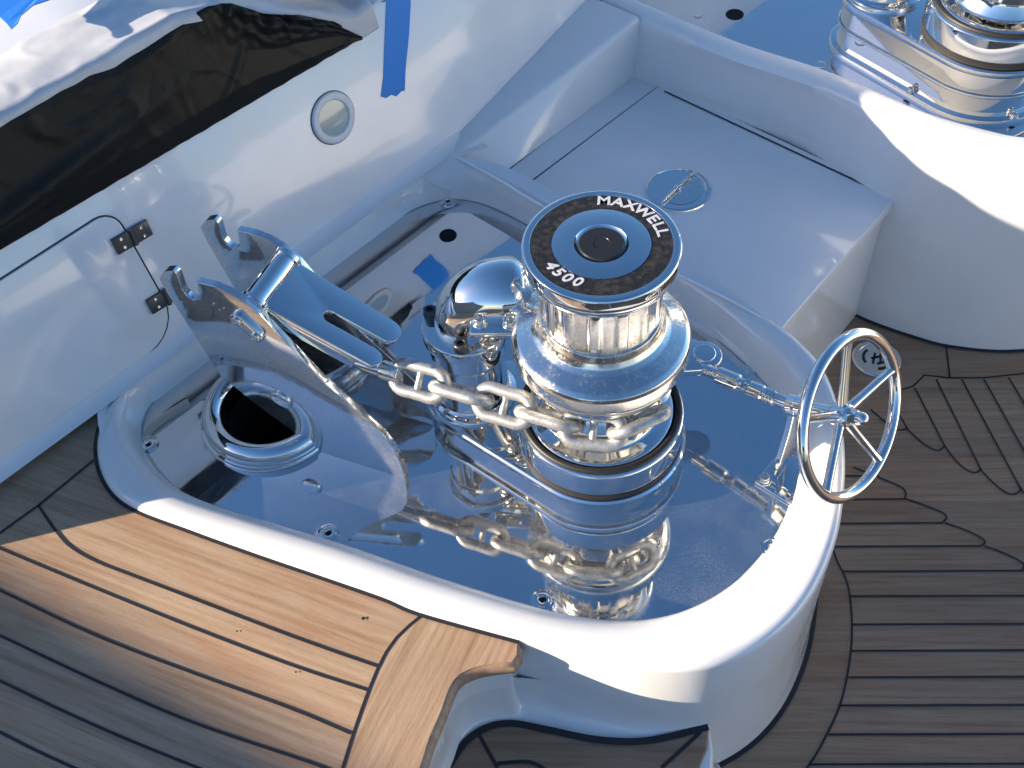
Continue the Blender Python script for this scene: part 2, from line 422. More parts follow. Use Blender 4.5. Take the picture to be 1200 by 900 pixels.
bm = BM(); gp = cat([Lc[3], ((Lc[3][0]+Lc[0][0])/2, (Lc[3][1]+Lc[0][1])/2), Lc[0]], 4, False)
strip(bm, [Lc[3], Lc[0], Lc[1]][::1], .010, LZ-.0035)
ine = [tuple(V(Lc[i])+(V((cx_, cy_))-V(Lc[i])).normalized()*.029) for i in (3, 0, 1)]
mid_ = [tuple(V(ine[1]).lerp(V(ine[2]), k_/8)) for k_ in range(9)]; strip(bm, mid_, .0045, LZ+.0012)
obj('lid_gap_shade', bm, BLACK, lck)  # black strips stand in for the shadow in the gap round the lid
# recess: strip round the lid, side wall against the bulwark, ridge
led = [at(540,180,.07), at(750,20,.165)]
s0, s1 = at(590,208,LZ-.004), at(750,85,LZ-.004)
rec = empty('locker_recess', (.3, .9, 0), 'white moulded recess walls behind and beside the flat locker lid', 'moulding')
bm = BM()
rid_px = [(750,20),(850,62),(950,95),(1020,125),(1080,150),(1150,170),(1200,180)]
rid_z = [.165,.173,.182,.19,.19,.19,.19]
ridge = [at(x, y, z) for (x, y), z in zip(rid_px, rid_z)]
def fade(a, b, n=10): return [V(a).lerp(V(b), i/n) for i in range(n+1)]
# floor strip round the lid
gapf = [V((Lc[3][0], Lc[3][1], LZ-.004)), V((Lc[0][0], Lc[0][1], LZ-.004)), V((Lc[1][0], Lc[1][1], LZ-.004))]
q = [bm.verts.new(p) for p in (s0+V((-.03,-.02,0)), s1+V((.0,.01,0)), V((.285,1.01,LZ-.004)), V((.29,.94,LZ-.004)), V((Lc[3][0]+.01, Lc[3][1]-.02, LZ-.004)))]
bm.faces.new(q)
# left wall, rounded at its head
L0 = led[0]; L1 = led[1]; outd = V((-.72, .69, 0))*.0
def wallring(a, b, za, zb, n=24): return [V((a.x+(b.x-a.x)*i/n, a.y+(b.y-a.y)*i/n, za+(zb-za)*i/n)) for i in range(n+1)]
dr_ = V((L1.x-L0.x, L1.y-L0.y, 0)).normalized()*.09
top_in = wallring(V((L0.x, L0.y, 0))-dr_, V((L1.x, L1.y, 0)), .0480, .158)
bot = wallring(s0-dr_, s1, LZ-.006, LZ-.006)
lip = [p+V((-.006, .006, .006)) for p in top_in]
back = [V((p.x, p.y, p.z))+V((-.02, .02, .0)) for p in lip]; back2 = [p+V((-.16, .16, .0)) for p in back]
loft(bm, [bot, top_in, lip, back, back2], closed=False)
obj('side_wall', bm, GEL, rec, angle=60)
bm = BM()
# ridge wall between lid and second tub, continuing as the outside wall of the second tub
ext = [V((.93,.405,.19)), V((1.06,.41,.19)), V((1.20,.47,.19)), V((1.33,.60,.19)), V((1.42,.78,.19)), V((1.42,1.02,.19))]
RT = [V(p) for p in resample(cat([tuple(p) for p in [ridge[0]+V((-.075,.085,-.004))]+ridge+ext], 8, False), 140, False)]
down = []
for p in RT:
    down.append(V((p.x, p.y, DZ-.004)))
n2 = offset([(p.x, p.y) for p in RT], .018, False)
n1 = offset([(p.x, p.y) for p in RT], .005, False)
sgn = 1
cR = V((1.0, .95))
if (V(n2[60])-cR).length > (V((RT[60].x, RT[60].y))-cR).length: pass
def off3(d, dz):
    o_ = offset([(p.x, p.y) for p in RT], d, False)
    if dz < -.008 and d*OUTW > 0:       # the ridge behind the lid leans back a little towards its foot
        bl = [OUTW*.026*sin(pi*min(1, max(0, (i-4)/48))) for i in range(len(RT))]
        base_ = [offset([(p.x, p.y) for p in RT], d-q_*min(1, -dz/.06), False)[i] for i, q_ in enumerate(bl)]
        o_ = base_
    return [V((o_[i][0], o_[i][1], RT[i].z+dz)) for i in range(len(RT))]
# outside of this line is towards the camera; inward is towards the second windlass
test = offset([(p.x, p.y) for p in RT], .05, False)
OUTW = 1 if (V(test[60])-cR).length > (V((RT[60].x, RT[60].y))-cR).length else -1
prof2 = [(.012, None), (.010, -.30), (.006, -.06), (.004, -.03), (-.001, -.012), (-.010, -.003), (-.022, 0), (-.045, 0), (-.052, -.004), (-.058, -.014), (-.062, -.03), (-.064, -.072)]
rings = []
for o_, dz in prof2:
    if dz is None:
        q_ = off3(OUTW*o_, -.30); rings.append([V((p.x, p.y, DZ-.004)) for p in q_])
    else: rings.append(off3(OUTW*o_, dz))
loft(bm, rings, closed=False)
obj('ridge_wall', bm, GEL, rec, angle=60)

# second tub floor
PZ = .118
tub2 = empty('mirror_floor', (1.0, .9, PZ), 'mirror steel floor plate of the second tub in the upper right corner', 'floor plate')
pp = [(p.x, p.y) for p in off3(-OUTW*.062, 0)]
pp2 = [p for p in pp] + [(1.2, 1.5), (.6, 1.6), (.2, 1.4)]
bm = BM(); prism(bm, pp2, PZ-.006, PZ); obj('plate', bm, PLATE, tub2, angle=20)
for x, y, r in [(861,17,.020),(818,18,.010),(961,76,.012)]:
    p = at(x, y, PZ); bm = BM(); lathe(bm, [(r, .0008), (r*.96, .002), (r*.8, .0022), (r*.78, .001), (0, .001)], 28, Matrix.Translation((p.x, p.y, PZ)))
    obj('drain_hole' if r > .015 else 'screw', bm, HOLE if r > .015 else CHROME, tub2)

# ---- bulwark -----------------------------------------------------
bul = empty('bulwark', tuple(A0), 'tall white glossy bulwark wall leaning outward along the left side of the deck', 'bulwark')
bm = BM(); us = [-.255, -.1, .1, .3, .5, .62, .66, .72, .80, .88, .95, 1.02, 1.1, 1.2, 1.34, 1.5, 1.65, 1.8, 2.2, 2.8, 3.6]
rings = []
for u in us:
    zt = ztop(u); b = A0+BD*u; t = math.tan(LEAN)
    P = [(-.38*t-.02, DZ-.01), ((-.0)*t, .07), ((zt-.012-.07)*t, zt-.012), ((zt-.07)*t+.004, zt-.003), ((zt-.07)*t+.014, zt), ((zt-.07)*t+.30, zt+.004), ((zt-.07)*t+.32, zt-.02), ((zt-.07)*t+.30, -1.6)]
    rings.append([V((b.x, b.y, 0))+BN*o+V((0, 0, z)) for o, z in P])
loft(bm, rings); bm.faces.new([bm.verts[i] for i in []]) if False else None
bm.verts.ensure_lookup_table(); bm.faces.new([bm.verts[i] for i in range(8)]); bm.faces.new([bm.verts[i] for i in range(len(bm.verts)-8, len(bm.verts))])
obj('wall', bm, GEL, bul, angle=28)
# foot fillet between wall and moulding
bm = BM(); rr = []
for a in [radians(k*15) for k in range(7)]:
    o, z = .030*(1-sin(a)), .0705+.030*(1-cos(a))
    rr.append([A0+BD*u-BN*(o-.004-(z-.07)*math.tan(LEAN))+V((0, 0, z-.07)) for u in (-.25, .19, .5, 1.0, 1.10)])
loft(bm, rr, closed=False); obj('foot_fillet', bm, GEL, bul, angle=60)
# portlight
pu, pv = uv(390, 138)
bm = BM(); lathe(bm, rp([(.049, -.001), (.049, .003), (.046, .006), (.035, .006), (.033, .002)], .0015), 64, WM @ Matrix.Translation((pu, pv, 0)))
pf = obj('portlight', bm, WHITE, bul)
bm = BM(); lathe(bm, [(.0335, .003), (.02, .0042), (0, .0046)], 48, WM @ Matrix.Translation((pu, pv, 0))); obj('lens', bm, LENS, pf)
bm = BM(); lathe(bm, [(.0505, .0004), (.0505, .0012), (.0485, .0012)], 64, WM @ Matrix.Translation((pu, pv, 0))); obj('gasket', bm, CAULK, pf)
# side door
dp = rrect(-.20, .016, .381, .278, [.07, .035, .03, .03])
bm = BM(); prism(bm, ccw(dp), -.004, .0030, WM, bev=.0015); door = obj('side_door', bm, GEL, bul)
bm = BM(); dq = offset(ccw(dp), .0018); strip(bm, dq+[dq[0]], .0028, .0006, M_=WM); obj('door_seam', bm, CAULK, door)
for (x, y) in [(160,272),(185,352)]:
    hu, hv = uv(x, y); hu = .386
    HM = WM @ Matrix.Translation((hu, hv, .003)) @ Matrix.Rotation(radians(-3), 4, 'Z')
    bm = BM(); box(bm, -.0185, 0, .003, .033, .030, .006, HM, .0015); box(bm, .0185, 0, .002, .033, .030, .006, HM, .0015)
    tube(bm, [HM @ V((0, -.015, .006)), HM @ V((0, .015, .006))], .0042, 14)
    h = obj('hinge', bm, DARKM, bul)
    for sx in (-.02, .02):
        for sy in (-.008, .008):
            bm = BM(); lathe(bm, [(.0032, 0), (.003, .001), (0, .0013)], 12, HM @ Matrix.Translation((sx, sy, .0062))); obj('hinge_screw', bm, CHROME, h)

# ---- teak --------------------------------------------------------
upper_dir = atan2(at2(431,809,.055)[1]-at2(0,643,.055)[1], at2(431,809,.055)[0]-at2(0,643,.055)[0])
TEAK_U = teak('teak_upper', -upper_dir, .073, .02, 1.0)
TEAK_B = teak('teak_border', radians(-62), .4, .1, 1.04)
low_dir = atan2(at2(1200,732,DZ)[1]-at2(1000,732,DZ)[1], at2(1200,732,DZ)[0]-at2(1000,732,DZ)[0])
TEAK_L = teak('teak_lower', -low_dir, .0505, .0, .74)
UZ = .055
nose_px = [(606,751),(605,773),(597,776),(584,777),(561,781),(539,790),(527,805),(516,835),(503,865),(492,899)]
nose = [at2(x, y, UZ) for x, y in nose_px] + [(-.335,-.60), (-.37,-.74), (-.42,-1.6)]
left_edge = [at2(x, y, UZ) for x, y in [(148,441),(75,495),(0,553)]]
left_edge += [(-1.32,-.30), (-1.9,-.90), (-2.4,-1.6)]
ol = offset(OUT, .004, False)
k_end = min(range(len(OUT)), key=lambda i: (V(OUT[i])-V(at2(606,749,UZ))).length)
up_poly = ol[:k_end+1] + nose + [(-2.4,-1.6)] + left_edge[::-1][1:]
bm = BM(); up_poly = ccw(up_poly)
fill(bm, up_poly, (), UZ)
# nosing edge rounds down
ns = resample(cat([ol[k_end]]+nose, 6, False), 90, False)
c_in = V((-.8, -.5)); t_ = offset(ns, .01, False); sg = 1 if (V(t_[60])-c_in).length > (V(ns[60])-c_in).length else -1
loft(bm, [r3(offset(ns, sg*o, False) if o else ns, z) for o, z in [(0, UZ), (.004, UZ-.0015), (.007, UZ-.006), (.008, UZ-.012), (.007, UZ-.024), (.002, UZ-.030), (-.02, UZ-.030)]], closed=False)
for f in bm.faces: f.material_index = 0
# border plank along the nosing
arc_px = [(497,719),(467,745),(449,771),(434,805),(419,846),(402,899)]
arc = [at2(x, y, UZ) for x, y in arc_px]+[(-.452,-.66), (-.50,-.85), (-.54,-1.6)]
arcs = resample(cat(arc, 6, False), 50, False)
bp = arcs + ns[::-1][:]
fill(bm, bp, (), UZ+.0008, mi=2)
def seam(bm, px, z, wd=.0055, mi=1, smooth_=True, tail=None):
    p = [at2(x, y, z) for x, y in px]
    if tail: p = p + tail
    if smooth_ and len(p) > 2: p = cat(p, 5, False)
    strip(bm, p, wd, z+.0013, mi)
SW = .0043
seam(bm, [(45,592),(64,620),(83,641),(113,658),(151,673),(227,702),(340,745),(442,781)], UZ, SW)
seam(bm, [(0,643),(113,690),(227,736),(340,779),(431,809)], UZ, SW)
seam(bm, [(0,692),(113,745),(227,789),(340,830),(412,860)], UZ, SW)
seam(bm, [(-60,718),(0,745),(113,798),(227,847),(359,892),(405,910)], UZ, SW)
seam(bm, [(-60,768),(0,798),(113,851),(227,898),(400,965)], UZ, SW)
seam(bm, [(-60,828),(0,858),(87,900),(400,1035)], UZ, SW)
seam(bm, [(-60,890),(0,920),(400,1110)], UZ, SW)
seam(bm, [(-60,668),(0,692)], UZ, SW); seam(bm, [(-60,618),(0,643)], UZ, SW)
seam(bm, [(-60,665),(0,625),(46,592),(113,537)], UZ, SW, smooth_=False)
strip(bm, arcs, SW, UZ+.0015, 1)
ce = OUT[:k_end+1]; strip(bm, offset(ce, .001, False), .010, UZ+.0026, 1)
le = [at2(x, y, UZ) for x, y in [(150,440),(75,494),(0,552),(-90,622)]]; strip(bm, le, .008, UZ+.0026, 1)
# plugs over fastenings
for x, y in [(426,725),(278,740),(347,788)]:
    p = at(x, y, UZ); fill(bm, circle(p.x, p.y, .0028 if x == 426 else .0016, 10), (), UZ+.0016, mi=1)
tag(obj('upper_deck', bm, [TEAK_U, CAULK, TEAK_B], recalc=False, angle=40), kind='structure')
bm = BM(); sk = offset(ns, -sg*.012, False)
loft(bm, [r3(sk, UZ-.028), r3(sk, -.12), r3(offset(ns, sg*.004, False), -.15), r3(offset(ns, sg*.02, False), DZ-.004)], closed=False)
o = obj('platform_side', bm, GEL, angle=60); tag(o, 'white moulded side below the rounded teak nosing of the raised deck', 'moulding')

# ---- lower deck
bm = BM(); fill(bm, [(-3.2,-6), (6,-6), (6,6), (-1.0,6), (-1.4,-.45)], (), DZ)
# margin plank of tub
def ls(px, tail=None, sm=True, wd=.0040): seam(bm, px, DZ, wd, 1, sm, tail)
ls([(975,640),(981,658),(993,685),(998,726),(996,771),(985,824),(966,866),(947,898),(900,960)])
ends = [(586,955),(614,955),(641,955),(670,987),(699,996),(732,998),(763,997),(794,994),(827,984),(861,971),(896,949),(932,915),(968,880)]
rights = {586:1060, 614:1104, 641:1149, 670:1197}
for y, x0 in ends:
    x1 = rights.get(y, 1330); ls([(x0, y), ((x0+x1)/2, y-.5), (x1, y-1)], sm=False)
ls([(1000,548),(1030,560),(1054,570),(1061,577),(1060,586)]); ls([(1062,585),(1085,593),(1104,601),(1109,607),(1104,613)])
ls([(1107,613),(1130,621),(1149,630),(1154,636),(1149,640)]); ls([(1153,640),(1175,648),(1194,657),(1200,663),(1197,669)])
ls([(1198,669),(1240,684),(1300,706)])
for y, x0, x1 in [(558,955,1030)]: ls([(x0, y), (x1, y)], sm=False)
ls([(1040,460),(1052,458),(1070,453),(1083,440),(1113,443),(1153,443),(1200,438),(1300,415)], sm=False)
ls([(1108,403),(1113,443)], sm=False)
for px in [[(1097,445),(1150,552)],[(1127,445),(1197,575)],[(1153,445),(1240,600)],[(1182,443),(1270,590)],[(1212,436),(1300,580)],[(1072,455),(1107,523)],[(1052,483),(1063,503)]]: ls(px, sm=False)
ls([(1020,480),(1040,497),(1052,504),(1061,503),(1063,500)]); ls([(1063,503),(1078,517),(1090,525),(1100,528),(1107,523)])
ls([(1107,523),(1120,540),(1133,551),(1143,554),(1150,550)]); ls([(1150,552),(1166,568),(1180,578),(1190,579),(1197,573)]); ls([(1197,575),(1215,592),(1235,603)])
# caulk at the feet of the mouldings
f1 = [p for p in offset(OUT, .013, False)][k_end+10:175]; strip(bm, f1, .009, DZ+.0024, 1)
f2 = [(p.x, p.y) for p in off3(OUTW*.016, 0)][44:]; strip(bm, f2, .009, DZ+.0024, 1)
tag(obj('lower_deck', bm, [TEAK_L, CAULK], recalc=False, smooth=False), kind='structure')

# ---- step with teak tread
TZ = -.14
tr = [at2(x, y, TZ) for x, y in [(525,900),(545,870),(570,853),(600,848),(640,855),(700,867),(760,868),(830,852),(831,862),(829,877),(821,897)]] + [(.07,-.60), (.02,-.9), (-.38,-.9), (-.33,-.62)]
step = empty('boarding_step', (0, -.6, DZ), 'white moulded step with a teak tread tucked below the front of the tub', 'step')
bm = BM(); base = ccw([(-.40,-.30), (.00,-.36), (.09,-.40), (.118,-.445), (.112,-.49), (.078,-.62), (.03,-.95), (-.45,-.95)])
sb = smoothp(resample(base, 160), 4); fill(bm, sb, (), TZ-.004)
loft(bm, [r3(sb, TZ-.004), r3(offset(sb, .004), TZ-.010), r3(offset(sb, .010), TZ-.06), r3(offset(sb, .022), TZ-.14), r3(offset(sb, .040), DZ-.004)]); obj('base', bm, GEL, step, angle=50)
bm = BM(); trp = ccw(tr); prism(bm, trp, TZ-.014, TZ, bev=.004)
cv_bot = resample([(-.352,-.62)]+tr[:8], 60, False)
kx = [p for p in OUT[k_end+2:] if p[0] < .118 and p[1] < 0]
side_t = [q for q in offset(ns, -sg*.012, False)][::-1]
side_t = [q for q in side_t if -.64 < q[1] and q[0] < -.175]
cv_top = resample(side_t + [p for p in kx if p[0] > -.165], 60, False)
bmc = BM(); rg = []
for i in range(9):
    t_ = i/8; rg.append([V((a[0]+(b[0]-a[0])*(1-(1-t_)**2.2), a[1]+(b[1]-a[1])*(1-(1-t_)**2.2), TZ-.004+.085*t_**2.2)) for a, b in zip(cv_bot, cv_top)])
loft(bmc, rg, closed=False); obj('cove', bmc, GEL, step, angle=60)
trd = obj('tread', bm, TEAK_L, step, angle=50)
bm = BM(); e = [p for p in tr[:8]]; strip(bm, cat(e, 5, False), .011, TZ+.0015)
strip(bm, [at2(559,857,TZ), at2(583,900,TZ)], .006, TZ+.0012); strip(bm, [at2(821,858,TZ), at2(775,900,TZ)], .006, TZ+.0012)
strip(bm, cat([at2(583,895,TZ), at2(620,893,TZ), at2(640,903,TZ)], 4, False), .006, TZ+.0012); obj('tread_seam', bm, CAULK, trd)

# ============================================================ WINDLASS
def windlass(loc, rz, label, detail=True, gh=0.0):
    ox, oy, oz = loc
    T = Matrix.Translation(loc) @ Matrix.Rotation(rz, 4, 'Z')
    w_ = empty('anchor_windlass', loc, label, 'windlass', 'the twin anchor windlasses')
    # gearbox: tear-drop base
    mx, my = -.205, .106
    R1, R2 = .142, .082; dd = hypot(mx, my); a0 = atan2(my, mx); al = math.acos((R1-R2)/dd)
    tear = [(R1*cos(a), R1*sin(a)) for a in [a0+al+(2*pi-2*al)*i/90 for i in range(91)]] + [(mx+R2*cos(a), my+R2*sin(a)) for a in [a0-al+2*al*i/36 for i in range(37)]]
    tear = ccw(tear)
    bm = BM(); prism(bm, offset(tear, -.006), .0, .030+gh, T); obj('gearbox', bm, CHROME, w_, angle=30)
    T = T @ Matrix.Translation((0, 0, gh))
    bm = BM()
    prof = [(-.006, .0305), (-.001, .032), (.000, .034), (0, .043), (-.003, .046), (-.008, .047)]
    def TT(l): return [T @ V(p) for p in l]
    loft(bm, [TT(r3(offset(tear, o), z)) for o, z in prof]); fill(bm, offset(tear, -.008), (), .047, T)
    bmesh.ops.remove_doubles(bm, verts=bm.verts, dist=1e-5); obj('gearbox_cover', bm, CHROME, w_, angle=30)
    bm = BM(); lathe(bm, [(.136, .0475), (.136, .058), (.132, .059)], 96, T); obj('lower_seal', bm, BLACK, w_)
    bm = BM(); lathe(bm, rp([(.10, .0585), (.134, .0585), (.136, .062), (.136, .108), (.132, .112), (.124, .112)], .002), 128, T); obj('base_ring', bm, CHROME, w_, angle=30)
    bm = BM(); tube(bm, [T @ V((.1265*cos(a), .1265*sin(a), .1145)) for a in [2*pi*i/96 for i in range(96)]], .0055, 12, True); obj('upper_seal', bm, BLACK, w_)
    bm = BM(); lathe(bm, rp([(.121, .108), (.119, .117), (.112, .120), (.095, .124), (.083, .150), (.080, .172), (.086, .192), (.100, .200)], .004), 128, T); obj('lower_wheel', bm, CHROME, w_, angle=30)
    # chain wheel with pockets
    bm = BM()
    def pocket(r, z, a): return r - .010*max(0, cos(a*9))**2*(1 if .185 < z < .24 else 0)
    lathe(bm, [(.088, .176), (.104, .184), (.112, .190), (.104, .198), (.096, .206), (.096, .218), (.104, .226), (.116, .232), (.110, .238), (.085, .239)], 180, T, rf=pocket)
    obj('chain_wheel', bm, WORN, w_, angle=50)
    bm = BM(); lathe(bm, rp([(.090, .2395), (.118, .2395), (.122, .243), (.122, .250), (.1255, .253), (.1290, .257), (.1300, .262), (.1290, .266)], .0012) +
                     rp([(.1290, .266), (.1330, .268), (.1345, .272), (.1345, .294), (.1325, .3005), (.126, .3060), (.114, .3120), (.104, .3170), (.0965, .3230), (.0915, .3320), (.0890, .3440), (.0800, .3450)], .0015), 160, T)
    fl_ = obj('drum_flange', bm, WORN, w_, angle=40)
    def flute(r, z, a):
        if not (.343 < z < .4405): return r
        s = cos(a*14); k = 1/(1+math.exp(-(s-.2)*7)); env = min(1, (z-.343)/.012, (.4405-z)/.010); return r + .0040*k*env
    zz = [.340+.103*i/14 for i in range(15)]
    bm = BM(); lathe(bm, [(.0855, z) for z in zz] + [(.087, .4435), (.0935, .4450)], 336, T, rf=flute); obj('drum', bm, WORN, w_, angle=60)
    bm = BM(); lathe(bm, rp([(.090, .4440), (.1045, .4442), (.1058, .4500), (.1085, .4520), (.1095, .4590), (.1085, .4620), (.1100, .4640), (.1100, .4775), (.1085, .4800), (.1060, .4810), (.0985, .4810), (.0982, .4796), (.0972, .4796)], .0008)+
                     [(.0680, .4796), (.0678, .4808), (.0672, .4810), (.0375, .4810), (.0368, .4800), (.0345, .4775), (.0330, .4770), (.0, .4770)], 160, T)
    cap = obj('drum_cap', bm, CHROME, w_, angle=30)
    bm = BM(); prism(bm, circle(0, 0, .0974, 120), .4790, .4802, T, holes=[circle(0, 0, .0682, 96)]); badge = obj('badge_ring', bm, BADGE, cap)
    bm = BM(); lathe(bm, [(.0322, .4765), (.0322, .4795), (.0305, .4812), (.012, .4812), (.0115, .4806), (0, .4806)], 64, T); obj('centre_plug', bm, BLK, cap)
    # motor drive: cylinder, flange, dome
    MT = T @ Matrix.Translation((mx, my, 0))
    bm = BM(); lathe(bm, rp([(.074, .047), (.074, .056), (.066, .060), (.060, .064), (.060, .165), (.064, .172), (.064, .206)], .002), 96, MT); obj('motor_column', bm, CHROME, w_, angle=30)
    bm = BM(); lathe(bm, rp([(.050, .2065), (.069, .2065), (.071, .209), (.071, .228), (.069, .231), (.045, .231)], .0015), 96, MT); mf = obj('motor_flange', bm, CHROME, w_, angle=30)
    if detail:
        for a in (radians(160), radians(262), radians(40)):
            bm = BM(); lathe(bm, rp([(.0115, .231), (.0115, .246), (.0095, .2475), (.0062, .2475), (.0062, .240), (0, .240)], .001), 28, MT @ Matrix.Translation((.058*cos(a), .058*sin(a), 0))); obj('cap_bolt', bm, DARKM, mf)
    # bent dome housing from the flange over towards the drum
    bm = BM(); path = [(0, 0, .222, .050), (.0, .0, .240, .049), (.006, .002, .258, .050), (.022, .002, .276, .053), (.046, .002, .287, .056), (.070, .0, .290, .0575), (.088, -.001, .290, .055), (.100, -.001, .290, .047), (.108, -.002, .290, .034), (.112, -.002, .290, .012)]
    pts = [MT @ V(p[:3]) for p in path]
    pts_s = [V(p) for p in cat([tuple(p) for p in pts], 5, False)]; rs_ = [q[0] for q in cat([(p[3], 0) for p in path], 5, False)]
    tube(bm, pts_s, rs_, 48); dome = obj('gear_housing', bm, CHROME, w_, angle=50)
    bm = BM(); box(bm, .056, -.050, .280, .082, .048, .014, MT @ Matrix.Rotation(radians(-6), 4, 'Z'), .004); box(bm, .10, -.046, .262, .05, .04, .03, MT, .006); obj('housing_lug', bm, CHROME, dome)
    if detail:
        for x, y in ((.026, -.055), (.072, -.064)):
            bm = BM(); BT = MT @ Matrix.Translation((x, y, .2865))
            lathe(bm, rp([(.0125, 0), (.0125, .002), (.0095, .003), (.0095, .0125), (.0060, .0125), (.0060, .006), (0, .006)], .0008), 28, BT); b_ = obj('lug_bolt', bm, WORN, dome)
    # shaft tab
    bm = BM(); tabp = [(.10, .145), (.10, .045), (.17, .043)] + [(.182+.030*cos(a), .075+.030*sin(a)) for a in [radians(-80+16*i) for i in range(12)]]
    prism(bm, ccw(tabp), .118, .134, T, bev=.003); tb = obj('shaft_lug', bm, CHROME, w_)
    bm = BM(); lathe(bm, rp([(.019, .134), (.019, .1375), (.017, .139), (0, .139)], .001), 40, T @ Matrix.Translation((.182, .075, 0))); obj('lug_cap', bm, CHROME, tb)
    return w_, badge, T
WL, badge, _ = windlass((0, 0, 0), 0, 'polished stainless windlass inside the tub, with a lettered black ring on its cap')

def glyph(ch, size, M_, bm_all, shear=0.0):
    cu = bpy.data.curves.new('glyph', 'FONT'); cu.body = ch; cu.size = size; cu.align_x = 'CENTER'; cu.align_y = 'BOTTOM_BASELINE' if False else 'BOTTOM'
    cu.offset = size*.022; cu.extrude = .0004; cu.shear = shear; cu.resolution_u = 6
    o = bpy.data.objects.new('glyph', cu); col.objects.link(o); bpy.context.view_layer.update()
    dg = bpy.context.evaluated_depsgraph_get(); me = bpy.data.meshes.new_from_object(o.evaluated_get(dg))
    me.transform(M_); bm_all.from_mesh(me)
    wdt = o.dimensions.x
    bpy.data.objects.remove(o); bpy.data.curves.remove(cu); bpy.data.meshes.remove(me); return wdt
bm = BM()
def arc_text(txt, a_start, a_end, rad, size, inward, widths):
    tot = sum(widths); cur = 0
    for ch, wd in zip(txt, widths):
        f = (cur+wd/2)/tot; cur += wd; a = a_start+(a_end-a_start)*f
        rot = a-90 if not inward else a+90
        M_ = Matrix.Translation((rad*cos(radians(a)), rad*sin(radians(a)), .4806)) @ Matrix.Rotation(radians(rot), 4, 'Z') @ Matrix.Translation((0, -size*.36, 0)) @ Matrix.Diagonal((1.12, 1, 1, 1))
        glyph(ch, size, M_, bm, .18 if inward else .0)
arc_text('MAXWELL', 88, 2, .0825, .0235, False, [1.15, 1.0, .95, 1.3, .85, .75, .75])
obj('lettering', bm, SILVER, badge, smooth=False); bm = BM()
arc_text('4500', 199, 245, .0825, .0225, True, [1, 1, 1, 1])
obj('number', bm, SILVER, badge, smooth=False)

# ============================================================ CHAIN STOPPER
S0 = V((-.477, .044, 0)); Sd = V((.898, -.441, 0)).normalized(); Sn = V((.441, .898, 0)).normalized()
def SP(s, w_, z): return S0 + Sd*s + Sn*w_ + V((0, 0, z))
stp = empty('chain_stopper', tuple(SP(0, .06, 0)), 'polished chain stopper with two tall hooked cheek plates over the hawse pipe', 'chain stopper')
def spz(x, y, w_=0):
    d = ray(x, y); o = S0+Sn*w_; s = (o-CAM).dot(Sn)/d.dot(Sn); q = CAM+d*s-S0; return (q.dot(Sd), q.z)
ck_px = [(186,326),(192,318),(203,317),(208,323),(214,341),(222,350),(230,352),(234,347),(230,331),(251,336),(269,343.5),(285,353),(303,368),(322,389),(340,407),(380,449),(425,488),(450,511),(463,529),(470,545)]
ck = [spz(x, y) for x, y in ck_px] + [(.160,.0), (0, 0), (-.030, .012)] + [spz(x, y) for x, y in [(345,507),(300,474),(258,440),(222,384),(196,344)]]
ckp = resample(ccw(ck), 260)
for w0 in (0.0, .118):
    bm = BM(); CM = frame(Sd, V((0, 0, 1)), -Sn, S0+Sn*(w0+.012))
    prism(bm, ckp, .0, .012, CM, bev=.0012)
    obj('cheek', bm, CHEEK, stp, angle=30)
bm = BM(); tube(bm, [SP(-.052, .010, .340), SP(-.052, .05, .340), SP(-.052, .12, .340)], .0215, 32)
tube(bm, [SP(-.052, .012, .340), SP(-.052, .018, .340)], .0255, 32); tube(bm, [SP(-.052, .110, .340), SP(-.052, .118, .340)], .0255, 32)
obj('cross_bar', bm, CHROME, stp, angle=30)
kk = .43
def FP(s, w_, dz=0): return SP(s, w_, .343-kk*(s+.03)+dz)
fx = V((Sd.x, Sd.y, -kk)).normalized(); fz = fx.cross(Sn)*1.0
if fz.z < 0: fz = -fz
FM = frame(fx, Sn, fz, SP(-.03, 0, .343)); sc_ = math.sqrt(1+kk*kk)
def prong(x0, x1, y0, y1, r): return None
fork = [(-.018, .0145), (.150, .0145)] + [(.172+.0*i, .0) for i in ()] 
L1_, L2_ = .178*sc_, .178*sc_
def arcp(cx, cy, r, a0_, a1_, n=8): return [(cx+r*cos(radians(a0_+(a1_-a0_)*i/n)), cy+r*sin(radians(a0_+(a1_-a0_)*i/n))) for i in range(n+1)]
fork = [(-.020, .0145)] + arcp(L1_-.017, .0145+.017, .017, -90, 90, 10)[:] 
fork = [(-.020, .0145), (L1_-.018, .0145)] + arcp(L1_-.018, .0300, .0155, -80, 80, 8) + [(L1_-.020, .0465), (.09, .0465)] + arcp(.088, .0565, .0100, 260, 100, 8) + [(.09, .0665), (L2_-.018, .0665)] + arcp(L2_-.018, .0865, .0200, -80, 80, 8) + [(L2_-.018, .107), (-.020, .1165)]
bm = BM(); prism(bm, ccw(fork), -.009, 0, FM, bev=.0015)
tube(bm, [SP(-.052, .016, .340), SP(-.052, .116, .340)], .017, 32)
fk = obj('stopper_fork', bm, CHROME, stp, angle=30)
bm = BM()
for y0 in (.016, .106):
    box(bm, .075, y0+.004, -.022, .16, .008, .028, FM, .002)
obj('fork_web', bm, CHROME, fk)
